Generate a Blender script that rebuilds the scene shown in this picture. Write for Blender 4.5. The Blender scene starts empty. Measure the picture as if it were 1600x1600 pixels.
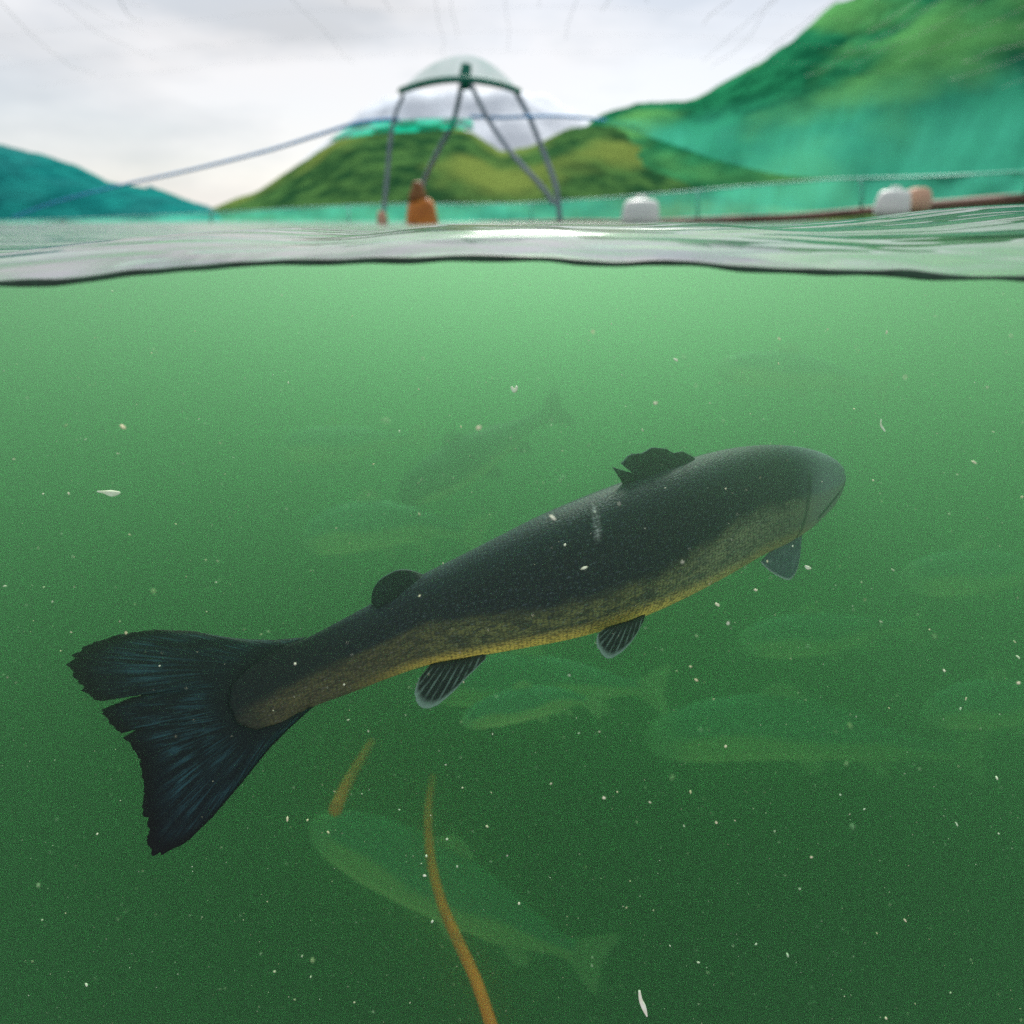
import bpy, math, random
from mathutils import Vector, noise
random.seed(7)
S = bpy.context.scene
COL = S.collection
PI = math.pi

# ---------------------------------------------------------------- camera
CAM_Z = 0.03
PITCH = math.radians(23.1)
cd = bpy.data.cameras.new("camera")
cam = bpy.data.objects.new("camera", cd)
COL.objects.link(cam)
cd.sensor_width = 36.0
cd.lens = 24.0
cd.clip_start = 0.01
cd.clip_end = 20000.0
cam.location = (0, 0, CAM_Z)
cam.rotation_euler = (PI / 2 - PITCH, 0, 0)
cd.dof.use_dof = True
cd.dof.focus_distance = 0.50
cd.dof.aperture_fstop = 4.1
S.camera = cam

# ---------------------------------------------------------------- sky and sun
SUN_EL = math.radians(43)
SUN_AZ = math.radians(3)            # left of straight ahead (+Y)
w = bpy.data.worlds.new("World")
S.world = w
w.use_nodes = True
nt = w.node_tree
nt.nodes.clear()
def N(nt, t, **kw):
    n = nt.nodes.new(t)
    for k, v in kw.items():
        setattr(n, k, v)
    return n
def L(nt, a, b):
    nt.links.new(a, b)
sky = N(nt, 'ShaderNodeTexSky', sky_type='NISHITA')
sky.sun_disc = False
sky.sun_elevation = SUN_EL
sky.sun_rotation = SUN_AZ
bg1 = N(nt, 'ShaderNodeBackground'); bg1.inputs['Strength'].default_value = 0.075
L(nt, sky.outputs[0], bg1.inputs[0])
tc = N(nt, 'ShaderNodeTexCoord')
mp = N(nt, 'ShaderNodeMapping'); mp.inputs['Scale'].default_value = (1.6, 1.6, 5.0)
mp.inputs['Location'].default_value = (2.4, 0.7, 0.9)
L(nt, tc.outputs['Generated'], mp.inputs[0])
nz = N(nt, 'ShaderNodeTexNoise'); nz.inputs['Scale'].default_value = 1.5
nz.inputs['Detail'].default_value = 6; nz.inputs['Roughness'].default_value = 0.5
L(nt, mp.outputs[0], nz.inputs['Vector'])
cr = N(nt, 'ShaderNodeValToRGB')
cr.color_ramp.elements[0].position = 0.36; cr.color_ramp.elements[0].color = (0.62, 0.64, 0.67, 1)
cr.color_ramp.elements[1].position = 0.52; cr.color_ramp.elements[1].color = (0.90, 0.88, 0.88, 1)
L(nt, nz.outputs['Fac'], cr.inputs[0])
bg2 = N(nt, 'ShaderNodeBackground'); bg2.inputs['Strength'].default_value = 0.70
L(nt, cr.outputs[0], bg2.inputs[0])
nz2 = N(nt, 'ShaderNodeTexNoise'); nz2.inputs['Scale'].default_value = 1.1
nz2.inputs['Detail'].default_value = 4
mp2 = N(nt, 'ShaderNodeMapping'); mp2.inputs['Location'].default_value = (3.1, 0.0, 1.2)
mp2.inputs['Scale'].default_value = (1.2, 1.2, 4.0)
L(nt, tc.outputs['Generated'], mp2.inputs[0]); L(nt, mp2.outputs[0], nz2.inputs['Vector'])
mr = N(nt, 'ShaderNodeMapRange')
mr.inputs[1].default_value = 0.40; mr.inputs[2].default_value = 0.62
mr.inputs[3].default_value = 0.62; mr.inputs[4].default_value = 1.0
L(nt, nz2.outputs['Fac'], mr.inputs[0])
mx = N(nt, 'ShaderNodeMixShader')
L(nt, mr.outputs[0], mx.inputs[0]); L(nt, bg1.outputs[0], mx.inputs[1]); L(nt, bg2.outputs[0], mx.inputs[2])
wo = N(nt, 'ShaderNodeOutputWorld')
L(nt, mx.outputs[0], wo.inputs[0])

sd = bpy.data.lights.new("sun", 'SUN')
sd.energy = 5
sd.angle = math.radians(12)
sd.color = (1.0, 0.96, 0.90)
sun = bpy.data.objects.new("sun", sd)
COL.objects.link(sun)
sv = Vector((math.sin(SUN_AZ) * math.cos(SUN_EL), math.cos(SUN_AZ) * math.cos(SUN_EL), math.sin(SUN_EL)))
sun.rotation_euler = sv.to_track_quat('Z', 'Y').to_euler()
sun.location = sv * 50

S.view_settings.view_transform = 'Standard'
S.view_settings.look = 'None'
S.view_settings.exposure = 0.62
S.view_settings.gamma = 1.0
S.render.engine = 'CYCLES'
cy = S.cycles
cy.use_denoising = False
cy.denoiser = 'OPENIMAGEDENOISE'
cy.max_bounces = 10
cy.diffuse_bounces = 2
cy.glossy_bounces = 3
cy.transmission_bounces = 4
cy.volume_bounces = 4
cy.transparent_max_bounces = 24
cy.caustics_reflective = False
cy.caustics_refractive = False
cy.sample_clamp_indirect = 0.6
cy.sample_clamp_direct = 3.0

# ---------------------------------------------------------------- helpers
CP, SP = math.cos(PITCH), math.sin(PITCH)
TAN = 0.75
def ray(px, py):
    """direction through a photo pixel (1600 px frame), unit depth along the camera axis"""
    u = (px - 800) / 800 * TAN
    v = (800 - py) / 800 * TAN
    return Vector((u, CP + v * SP, -SP + v * CP))
def P(px, py, d):                     # d metres along the camera axis
    return Vector((0, 0, CAM_Z)) + ray(px, py) * d
def PY(px, py, y):                    # on the upright plane y metres away
    r = ray(px, py)
    return Vector((0, 0, CAM_Z)) + r * (y / r.y)

def mesh_obj(name, verts, faces, mat, parent=None, smooth=True, attrs=None, uv=None):
    me = bpy.data.meshes.new(name)
    me.from_pydata([tuple(v) for v in verts], [], faces)
    if smooth:
        me.polygons.foreach_set("use_smooth", [True] * len(me.polygons))
    for k, vals in (attrs or {}).items():
        a = me.attributes.new(k, 'FLOAT', 'POINT')
        a.data.foreach_set('value', vals)
    if uv is not None:
        a = me.attributes.new('pat', 'FLOAT_VECTOR', 'POINT')
        a.data.foreach_set('vector', [c for p in uv for c in (p[0], p[1], 0.0)])
    me.update()
    o = bpy.data.objects.new(name, me)
    COL.objects.link(o)
    if mat:
        me.materials.append(mat)
    if parent:
        o.parent = parent
        o.matrix_parent_inverse = parent.matrix_world.inverted()
    return o
def empty(name, loc):
    o = bpy.data.objects.new(name, None)
    o.empty_display_size = 0.1
    o.location = loc
    COL.objects.link(o)
    bpy.context.view_layer.update()
    return o
def tag(o, label=None, cat=None, group=None, kind=None):
    if label: o['label'] = label
    if cat: o['category'] = cat
    if group: o['group'] = group
    if kind: o['kind'] = kind
    return o
def catmull(pts, n, closed=False):
    """n samples along a list of tuples/vectors of any length"""
    pts = [tuple(p) for p in pts]
    m = len(pts)
    out = []
    for i in range(n):
        t = i / (n - 1) * (m - 1)
        k = min(int(t), m - 2)
        f = t - k
        p0 = pts[max(k - 1, 0)]; p1 = pts[k]; p2 = pts[k + 1]; p3 = pts[min(k + 2, m - 1)]
        out.append(tuple(0.5 * ((2 * b) + (-a + c) * f + (2 * a - 5 * b + 4 * c - d) * f * f + (-a + 3 * b - 3 * c + d) * f ** 3)
                         for a, b, c, d in zip(p0, p1, p2, p3)))
    return out
def lin(pts, n):
    """n samples evenly along a polyline by length"""
    pts = [tuple(p) for p in pts]
    acc = [0.0]
    for a, b in zip(pts, pts[1:]):
        acc.append(acc[-1] + math.dist(a, b))
    out = []
    for i in range(n):
        t = acc[-1] * i / (n - 1)
        k = 0
        while k < len(pts) - 2 and acc[k + 1] < t:
            k += 1
        f = (t - acc[k]) / max(acc[k + 1] - acc[k], 1e-9)
        out.append(tuple(a + (b - a) * f for a, b in zip(pts[k], pts[k + 1])))
    return out
def interp(x, tab):
    if x <= tab[0][0]: return tab[0][1]
    for (a, b), (c, d) in zip(tab, tab[1:]):
        if x <= c:
            f = (x - a) / (c - a)
            f = f * f * (3 - 2 * f)
            return b + (d - b) * f
    return tab[-1][1]
def tube_geo(pts, rad, seg=10, V=None, F=None):
    V = [] if V is None else V
    F = [] if F is None else F
    pts = [Vector(p) for p in pts]
    n = len(pts)
    base = len(V)
    ref = Vector((0.13, 0.21, 0.97)).normalized()
    for i, p in enumerate(pts):
        t = (pts[min(i + 1, n - 1)] - pts[max(i - 1, 0)]).normalized()
        a = t.cross(ref)
        if a.length < 0.05:
            a = t.cross(Vector((1, 0, 0)))
        a.normalize()
        b = t.cross(a)
        r = rad[i] if isinstance(rad, (list, tuple)) else rad
        for k in range(seg):
            th = 2 * PI * k / seg
            V.append(p + a * (r * math.cos(th)) + b * (r * math.sin(th)))
    for i in range(n - 1):
        for k in range(seg):
            k2 = (k + 1) % seg
            F.append((base + i * seg + k, base + i * seg + k2, base + (i + 1) * seg + k2, base + (i + 1) * seg + k))
    F.append(tuple(base + k for k in reversed(range(seg))))
    F.append(tuple(base + (n - 1) * seg + k for k in range(seg)))
    return V, F
def tube(name, pts, rad, mat, parent=None, seg=10):
    V, F = tube_geo(pts, rad, seg)
    return mesh_obj(name, V, F, mat, parent)

# ---------------------------------------------------------------- materials
def new_mat(name):
    m = bpy.data.materials.new(name)
    m.use_nodes = True
    nt = m.node_tree
    nt.nodes.clear()
    out = N(nt, 'ShaderNodeOutputMaterial')
    return m, nt, out
def M(nt, op, a, b=None, c=None, clamp=False):
    n = N(nt, 'ShaderNodeMath', operation=op, use_clamp=clamp)
    for i, x in enumerate((a, b, c)):
        if x is None: continue
        if isinstance(x, (int, float)): n.inputs[i].default_value = x
        else: L(nt, x, n.inputs[i])
    return n.outputs[0]
def mixc(nt, f, a, b):
    n = N(nt, 'ShaderNodeMix', data_type='RGBA')
    if isinstance(f, (int, float)): n.inputs[0].default_value = f
    else: L(nt, f, n.inputs[0])
    for i, x in ((6, a), (7, b)):
        if isinstance(x, (tuple, list)): n.inputs[i].default_value = (*x[:3], 1)
        else: L(nt, x, n.inputs[i])
    return n.outputs[2]
def smooth(nt, x, lo, hi):
    n = N(nt, 'ShaderNodeMapRange', interpolation_type='SMOOTHSTEP')
    n.inputs[1].default_value = lo; n.inputs[2].default_value = hi
    L(nt, x, n.inputs[0])
    return n.outputs[0]
def noise_n(nt, vec, scale, detail=4, rough=0.55, mapping=None):
    if mapping is not None:
        mp = N(nt, 'ShaderNodeMapping'); mp.inputs['Scale'].default_value = mapping
        L(nt, vec, mp.inputs[0]); vec = mp.outputs[0]
    n = N(nt, 'ShaderNodeTexNoise')
    n.inputs['Scale'].default_value = scale; n.inputs['Detail'].default_value = detail
    n.inputs['Roughness'].default_value = rough
    L(nt, vec, n.inputs['Vector'])
    return n.outputs['Fac']
def attr(nt, name):
    return N(nt, 'ShaderNodeAttribute', attribute_name=name)
def simple_mat(name, col, col2=None, scale=20, rough=0.6, bump=0.0, mapping=None, spec=0.3):
    m, nt, out = new_mat(name)
    p = N(nt, 'ShaderNodeBsdfPrincipled')
    tc = N(nt, 'ShaderNodeTexCoord')
    f = noise_n(nt, tc.outputs['Object'], scale, 5, 0.6, mapping)
    f2 = smooth(nt, f, 0.35, 0.65)
    L(nt, mixc(nt, f2, col, col2 or tuple(c * 0.7 for c in col)), p.inputs['Base Color'])
    p.inputs['Roughness'].default_value = rough
    p.inputs['Specular IOR Level'].default_value = spec
    if bump:
        b = N(nt, 'ShaderNodeBump'); b.inputs['Strength'].default_value = bump; b.inputs['Distance'].default_value = 0.01
        L(nt, f, b.inputs['Height']); L(nt, b.outputs[0], p.inputs['Normal'])
    L(nt, p.outputs[0], out.inputs[0])
    return m

# ---- water body (volume only) and its surface sheet
m_vol, nt, out = new_mat("green_water")
sc_ = N(nt, 'ShaderNodeVolumeScatter')
sc_.inputs['Color'].default_value = (1.04, 1.54, 1.14, 1)
sc_.inputs['Density'].default_value = 0.76
sc_.inputs['Anisotropy'].default_value = 0.84
ab = N(nt, 'ShaderNodeVolumeAbsorption')
ab.inputs['Color'].default_value = (0.0, 0.60, 0.14, 1)
ab.inputs['Density'].default_value = 1.16
sb = N(nt, 'ShaderNodeVolumeScatter')
sb.inputs['Color'].default_value = (0.0, 0.03, 0.02, 1)
sb.inputs['Density'].default_value = 1.0
sb.inputs['Anisotropy'].default_value = 0.7
ad0 = N(nt, 'ShaderNodeAddShader')
L(nt, sc_.outputs[0], ad0.inputs[0]); L(nt, sb.outputs[0], ad0.inputs[1])
ad = N(nt, 'ShaderNodeAddShader')
L(nt, ad0.outputs[0], ad.inputs[0]); L(nt, ab.outputs[0], ad.inputs[1])
L(nt, ad.outputs[0], out.inputs['Volume'])

m_surf, nt, out = new_mat("water_surface")
geo = N(nt, 'ShaderNodeNewGeometry')
tc = N(nt, 'ShaderNodeTexCoord')
h1 = noise_n(nt, tc.outputs['Object'], 3.4, 3, 0.5, (0.55, 1.7, 1.0))
h2 = noise_n(nt, tc.outputs['Object'], 15.0, 2, 0.5, (0.5, 1.7, 1.0))
hh = M(nt, 'ADD', M(nt, 'MULTIPLY', h1, 1.0), M(nt, 'MULTIPLY', h2, 0.14))
bp = N(nt, 'ShaderNodeBump'); bp.inputs['Strength'].default_value = 1.0; bp.inputs['Distance'].default_value = 0.08
L(nt, hh, bp.inputs['Height'])
dt = N(nt, 'ShaderNodeVectorMath', operation='DOT_PRODUCT')
L(nt, bp.outputs[0], dt.inputs[0]); L(nt, geo.outputs['Incoming'], dt.inputs[1])
c1 = M(nt, 'SUBTRACT', 1.0, M(nt, 'MINIMUM', M(nt, 'ABSOLUTE', dt.outputs['Value']), 1.0))
fr = M(nt, 'ADD', 0.02, M(nt, 'MULTIPLY', M(nt, 'POWER', c1, 2.7), 0.98))
tr = N(nt, 'ShaderNodeBsdfTransparent')
gl = N(nt, 'ShaderNodeBsdfGlossy'); gl.inputs['Roughness'].default_value = 0.10
L(nt, bp.outputs[0], gl.inputs['Normal'])
ms = N(nt, 'ShaderNodeMixShader')
L(nt, fr, ms.inputs[0]); L(nt, tr.outputs[0], ms.inputs[1]); L(nt, gl.outputs[0], ms.inputs[2])
L(nt, ms.outputs[0], out.inputs[0])

# ---------------------------------------------------------------- the water
FRONT = 0.33          # the water stands against the port glass this far ahead
EDGE = [(0, 442), (90, 437), (200, 425), (330, 414), (470, 408), (620, 405), (760, 402), (860, 404), (960, 411), (1060, 409),
        (1180, 419), (1300, 424), (1400, 425), (1500, 431), (1600, 434)]
CREST = [(-200, 396), (0, 394), (150, 390), (300, 370), (360, 361), (450, 356), (600, 361), (700, 350), (800, 350), (870, 349), (960, 350),
         (1060, 347), (1150, 353), (1230, 350), (1330, 342), (1450, 327), (1600, 318), (1800, 322)]
def px_at(x, y):
    # photo column of a point at x, distance y, near eye height
    return 800 + x / (y * CP) / TAN * 800
def smoothtab(x, tab):
    # gentle spline through the table
    xs = [t[0] for t in tab]
    if x <= xs[0]: return tab[0][1]
    if x >= xs[-1]: return tab[-1][1]
    k = 0
    while xs[k + 1] < x: k += 1
    f = (x - xs[k]) / (xs[k + 1] - xs[k])
    g = lambda i: tab[max(0, min(len(tab) - 1, i))][1]
    a, b, c, d = g(k - 1), g(k), g(k + 1), g(k + 2)
    return 0.5 * ((2 * b) + (-a + c) * f + (2 * a - 5 * b + 4 * c - d) * f * f + (-a + 3 * b - 3 * c + d) * f ** 3)
CREST_Y = 0.62
def edge_z(x):
    p = px_at(x, FRONT)
    return PY(p, smoothtab(p, EDGE), FRONT).z + 0.0006 * noise.noise(Vector((x * 55, 3.3, 0)))
def crest_z(x):
    p = px_at(x, CREST_Y)
    return PY(p, smoothtab(p, CREST), CREST_Y).z
def far_z(x, y):
    a = 0.009 / (1 + y / 20) if y < 60 else 0.0
    return a * (noise.noise(Vector((x * 1.3, y * 1.6, 0.5))) + 0.5 * noise.noise(Vector((x * 3.1, y * 4.3, 2.5)))) - 0.003
def sst(f):
    f = max(0.0, min(1.0, f))
    return f * f * (3 - 2 * f)
def water_z(x, y):
    if y <= CREST_Y:
        f = (y - FRONT) / (CREST_Y - FRONT)
        g = 1 - math.exp(-(y - FRONT) / 0.035)
        z = edge_z(x) + (crest_z(x) - edge_z(x)) * (f * 0.22 + 0.78 * g)
        z += 0.0022 * math.sin(PI * f) * noise.noise(Vector((x * 9, y * 26, 7.7)))
    else:
        f = sst((y - CREST_Y) / 0.9)
        z = crest_z(x * CREST_Y / y) * (1 - f) + far_z(x, y) * f
    return z
NX, NY = 260, 190
xs = [math.sinh(-7.6 + 15.2 * i / (NX - 1)) * 0.25 for i in range(NX)]
ys = [FRONT + 0.008 * (math.exp(10.3 * (j / (NY - 1)) ** 1.0) - 1) * 1.0 for j in range(NY)]
def grid_faces(nx, ny, off=0):
    return [(off + j * nx + i, off + j * nx + i + 1, off + (j + 1) * nx + i + 1, off + (j + 1) * nx + i) for j in range(ny - 1) for i in range(nx - 1)]
SV = [Vector((x, y, water_z(x, y))) for y in ys for x in xs]
surf = mesh_obj("water_surface", SV, grid_faces(NX, NY), m_surf)
tag(surf, kind='structure')
DEEP = -30.0
WV = [v - Vector((0, 0, 0.0006)) for v in SV] + [Vector((v.x, v.y, DEEP)) for v in SV]
WF = grid_faces(NX, NY)
nb = NX * NY
WF += [tuple(reversed([nb + k for k in f])) for f in grid_faces(NX, NY)]
rim = [i for i in range(NX)] + [j * NX + NX - 1 for j in range(1, NY)] + [(NY - 1) * NX + i for i in reversed(range(NX - 1))] + [j * NX for j in reversed(range(1, NY - 1))]
for a, b in zip(rim, rim[1:] + rim[:1]):
    WF.append((b, a, a + nb, b + nb))
body = mesh_obj("water", WV, WF, m_vol, smooth=False)
tag(body, kind='structure')

# tube along the port glass, the meniscus's dark reflection put into its colour
m_men = simple_mat("meniscus_dark_paint", (0.014, 0.055, 0.03), (0.008, 0.03, 0.018), 60, 0.6)
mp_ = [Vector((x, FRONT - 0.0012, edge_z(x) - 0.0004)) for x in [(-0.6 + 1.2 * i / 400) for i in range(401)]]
men = tube("meniscus_reflection_stand_in", mp_, [0.0014 + 0.0011 * noise.noise(Vector((p.x * 30, 0, 1))) for p in mp_], m_men, seg=8)
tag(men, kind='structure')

# ---------------------------------------------------------------- hills
def hill_mat(name, c1, c2, c3, scale):
    m, nt, out = new_mat(name)
    p = N(nt, 'ShaderNodeBsdfPrincipled')
    tc = N(nt, 'ShaderNodeTexCoord')
    a = noise_n(nt, tc.outputs['Object'], scale, 6, 0.65)
    b = noise_n(nt, tc.outputs['Object'], scale * 0.22, 3, 0.5)
    c = mixc(nt, smooth(nt, a, 0.38, 0.62), c1, c2)
    c = mixc(nt, smooth(nt, b, 0.46, 0.66), c, c3)
    L(nt, c, p.inputs['Base Color'])
    p.inputs['Roughness'].default_value = 0.9
    p.inputs['Specular IOR Level'].default_value = 0.0
    b = N(nt, 'ShaderNodeBump'); b.inputs['Strength'].default_value = 1.0; b.inputs['Distance'].default_value = min(0.16 / scale, 12.0)
    L(nt, noise_n(nt, tc.outputs['Object'], scale * 1.6, 8, 0.7), b.inputs['Height']); L(nt, b.outputs[0], p.inputs['Normal'])
    L(nt, p.outputs[0], out.inputs[0])
    return m
def hill(name, ridge, D, mat, depth, seed, rough=0.03):
    """ridge: photo columns and rows of the skyline at distance D; the slope runs down towards the water"""
    n = 90
    R = lin(ridge, n)
    V = []
    rows = 26
    for j in range(rows):
        f = j / (rows - 1) * 1.5          # 0 foot, 1 ridge, beyond is the back slope
        for i, (px, py) in enumerate(R):
            q = PY(px, py, D)
            hgt = q.z
            y = D - depth * (1 - f)
            zf = math.sin(min(f, 1.0) * PI / 2) ** 0.9 if f <= 1 else 1 - (f - 1) * 1.6
            x = q.x * (y / D) if f <= 1 else q.x
            nn = noise.fractal(Vector((x / depth * 5 + seed, y / depth * 5, 0)), 0.8, 2.2, 6)
            z = hgt * zf * (1 + rough * 3.5 * nn * (1 - abs(2 * min(f, 1) - 1))) + nn * D * 0.0015 * min(f, 1) * 2
            V.append(Vector((x, y, z - (0.5 if j == 0 else 0))))
    o = mesh_obj(name, V, grid_faces(n, rows), mat)
    tag(o, kind='structure')
    return o
m_h_center = hill_mat("forest_olive", (0.012, 0.055, 0.022), (0.055, 0.14, 0.04), (0.13, 0.19, 0.045), 0.035)
m_h_right = hill_mat("forest_bright", (0.005, 0.075, 0.035), (0.015, 0.17, 0.075), (0.08, 0.28, 0.085), 0.03)
m_h_left = hill_mat("forest_teal", (0.005, 0.10, 0.10), (0.01, 0.17, 0.155), (0.02, 0.14, 0.14), 0.04)
m_mount = hill_mat("haze_tinted_rock", (0.55, 0.61, 0.68), (0.50, 0.57, 0.65), (0.60, 0.64, 0.70), 0.002)  # distance haze is put into the mountain's pale colour
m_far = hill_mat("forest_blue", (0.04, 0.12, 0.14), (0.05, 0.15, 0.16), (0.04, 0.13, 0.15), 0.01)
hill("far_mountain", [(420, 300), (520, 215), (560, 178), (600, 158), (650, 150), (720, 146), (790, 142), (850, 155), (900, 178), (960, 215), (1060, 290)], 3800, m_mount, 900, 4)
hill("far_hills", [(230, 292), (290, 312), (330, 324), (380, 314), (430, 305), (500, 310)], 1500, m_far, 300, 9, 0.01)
hill("hills", [(310, 336), (350, 322), (400, 304), (430, 285), (480, 255), (520, 225), (560, 211), (620, 204), (700, 202), (740, 212), (780, 240),
               (820, 236), (845, 227), (880, 210), (930, 203), (980, 215), (1050, 235), (1120, 252), (1200, 272), (1300, 292), (1420, 318)], 900, m_h_center, 350, 2)
hill("left_hill", [(-500, 110), (-250, 165), (-80, 208), (0, 228), (60, 243), (130, 268), (170, 287), (215, 292), (250, 297), (290, 314), (345, 338)], 650, m_h_left, 200, 5)
hill("right_hill", [(760, 330), (860, 260), (930, 196), (960, 185), (1000, 176), (1080, 168), (1150, 130), (1250, 70), (1350, 15), (1400, -10), (1500, -70), (1650, -150), (1850, -200), (2300, -200)], 1100, m_h_right, 520, 7)

# ---------------------------------------------------------------- pen: collar, net fence, bird net, stand
def net_mat(name, col, opac, fade=False, amp=0.44):
    m, nt, out = new_mat(name)
    d = N(nt, 'ShaderNodeBsdfDiffuse'); d.inputs[0].default_value = (*col, 1)
    t = N(nt, 'ShaderNodeBsdfTranslucent'); t.inputs[0].default_value = (*col, 1)
    a = N(nt, 'ShaderNodeMixShader'); a.inputs[0].default_value = 0.5
    L(nt, d.outputs[0], a.inputs[1]); L(nt, t.outputs[0], a.inputs[2])
    tr = N(nt, 'ShaderNodeBsdfTransparent')
    tc = N(nt, 'ShaderNodeTexCoord')
    f = noise_n(nt, tc.outputs['Object'], 1.6, 4, 0.6, (3.0, 1.0, 0.7))
    b = N(nt, 'ShaderNodeMixShader')
    fac = M(nt, 'ADD', opac - amp / 2, M(nt, 'MULTIPLY', f, amp), clamp=True)
    if fade:
        fac = M(nt, 'MULTIPLY', fac, smooth(nt, attr(nt, 'fold').outputs['Fac'], 0.0, 0.75))
    L(nt, fac, b.inputs[0]); L(nt, tr.outputs[0], b.inputs[1]); L(nt, a.outputs[0], b.inputs[2])
    L(nt, b.outputs[0], out.inputs[0])
    return m
m_net = net_mat("teal_net", (0.10, 0.62, 0.44), 0.50)
m_net2 = net_mat("green_net", (0.06, 0.42, 0.29), 0.50, True, 0.6)
m_collar = simple_mat("collar_plastic", (0.23, 0.12, 0.09), (0.12, 0.07, 0.05), 3, 0.6)
m_rail = simple_mat("rail_plastic", (0.35, 0.72, 0.62), (0.28, 0.62, 0.54), 3, 0.6)
m_post = simple_mat("post_plastic", (0.40, 0.16, 0.11), (0.30, 0.12, 0.08), 3, 0.6)

def ringD(px):   # distance of the pen's far collar by photo column
    return interp(px, [(-300, 13.0), (300, 14.0), (800, 14.0), (1200, 10.5), (1650, 7.5), (1900, 6.5)])
TOPL = [(-200, 348), (0, 345), (200, 339), (380, 330), (500, 323), (600, 319), (800, 318), (900, 312), (1000, 305), (1150, 292), (1300, 280), (1450, 276), (1600, 268), (1800, 258)]
BOTL = [(-200, 362), (0, 362), (200, 362), (380, 356), (500, 356), (700, 352), (870, 347), (1000, 347), (1150, 342), (1250, 338), (1350, 329), (1450, 320), (1600, 309), (1800, 300)]
cols = [(-200 + 2000 * i / 120) for i in range(121)]
fence = empty("net_fence", PY(800, 350, 14))
tag(fence, "teal net fence with pale top rail standing on the pen collar", "net fence")
V = []
for j in range(7):
    for c in cols:
        f = j / 6
        py = smoothtab(c, TOPL) * f + (smoothtab(c, BOTL) - 2) * (1 - f)
        sag = 0.05 * math.sin(c * 0.05) * math.sin(PI * f)
        V.append(PY(c, py, ringD(c) + sag))
mesh_obj("net_panel", V, grid_faces(len(cols), 7), m_net, fence)
tube("top_rail", [PY(c, smoothtab(c, TOPL), ringD(c)) for c in cols], 0.012, m_rail, fence)
for c in (-90, 100, 330, 545, 830, 1090, 1345, 1600):
    a, b = PY(c, smoothtab(c, TOPL), ringD(c)), PY(c, smoothtab(c, BOTL) - 1, ringD(c))
    tube("post", [b, a], 0.018, m_post if c < 400 else m_rail, fence)
col_ = tube("pen_collar", [PY(c, smoothtab(c, BOTL) + 1, ringD(c)) + Vector((0, 0, 0)) for c in cols], 0.055, m_collar)
tag(col_, "brown floating plastic collar pipe around the fish pen at the waterline", "pen collar")

# bird net: long cords overhead
m_cord = simple_mat("grey_cord", (0.42, 0.41, 0.41), (0.32, 0.32, 0.33), 5, 0.8)
V, F = [], []
H0 = 2.6
for k in range(-26, 27):
    x = k * 0.40 + random.uniform(-0.12, 0.12)
    y0, y1 = random.choice((-1.0, -1.0, 2.5, 5.0)), 13.0 + random.uniform(-5, 1.5)
    pts = []
    for i in range(22):
        f = i / 21
        y = y0 + (y1 - y0) * f
        z = H0 - 0.35 * math.sin(PI * f) + 0.05 * noise.noise(Vector((x, y * 0.8, 0))) - 0.02 * x * x * 0.4
        pts.append(Vector((x * (0.55 + 0.45 * f) + 0.08 * noise.noise(Vector((y * 0.5, k, 0))), y, max(z, 0.9))))
    tube_geo(pts, random.uniform(0.0014, 0.0036), 5, V, F)
for k in range(7):
    y = 3.0 + k * 1.7 + random.uniform(-0.2, 0.2)
    pts = []
    for i in range(30):
        x = -8 + 16 * i / 29
        f = (y + 1) / 14
        pts.append(Vector((x, y + 0.1 * math.sin(x * 2 + k), max(0.9, H0 - 0.35 * math.sin(PI * f) - 0.008 * x * x - 0.03 * abs(math.sin(x * 4.7))))))
    tube_geo(pts, 0.0007, 4, V, F)
bn = mesh_obj("bird_net", V, F, m_cord)
tag(bn, "thin grey bird net cords stretched overhead against the white sky", "bird net")

# green net sheet drooping on the right of the stand
def sheet(name, top, bot, mat, label, cat, rows=8, parent=None):
    n = 60
    T, B = catmull(top, n), catmull(bot, n)
    V = []
    for j in range(rows):
        f = j / (rows - 1)
        for i in range(n):
            t = [T[i][k] * (1 - f) + B[i][k] * f for k in range(3)]
            V.append(PY(t[0], t[1], t[2] + 0.12 * math.sin(PI * f) * math.sin(i * 0.35)))
    o = mesh_obj(name, V, grid_faces(n, rows), mat, parent, attrs={'fold': [j / (rows - 1) for j in range(rows) for i in range(n)]})
    if label: tag(o, label, cat)
    return o
sheet("net_sheet", [(944, 187, 9), (1050, 172, 9), (1180, 140, 8.6), (1350, 105, 8), (1500, 75, 7.6), (1720, 30, 7)],
      [(944, 191, 9), (1040, 222, 9), (1140, 255, 8.8), (1250, 276, 8.5), (1420, 275, 8), (1720, 262, 7)], m_net2,
      "translucent green net sheet drooping to the fence at right", "net")
m_blue = simple_mat("blue_rope", (0.06, 0.34, 0.70), (0.05, 0.28, 0.6), 8, 0.7)

# stand
m_leg = simple_mat("grey_pole", (0.22, 0.28, 0.34), (0.16, 0.21, 0.27), 4, 0.5)
m_cap = net_mat("cap_net", (0.05, 0.30, 0.24), 0.24)
m_capr = simple_mat("cap_rim", (0.0, 0.13, 0.08), (0.02, 0.20, 0.15), 6, 0.6)
SD = 8.0
st = empty("net_stand", PY(735, 352, SD))
tag(st, "grey four-legged bird net stand with green domed cap floating in the pen", "net stand")
def leg(pts, r):
    tube("leg", catmull([PY(*p) for p in pts], 24), r, m_leg, st)
leg([(722, 128, SD), (708, 190, SD + .2), (680, 245, SD + .4), (662, 285, SD + .6), (656, 315, SD + .6)], 0.027)
leg([(734, 128, SD), (762, 185, SD - .1), (800, 240, SD - .3), (845, 290, SD - .5), (866, 320, SD - .5)], 0.024)
leg([(630, 150, SD + .1), (618, 178, SD), (610, 220, SD), (605, 275, SD), (598, 345, SD)], 0.021)
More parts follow.
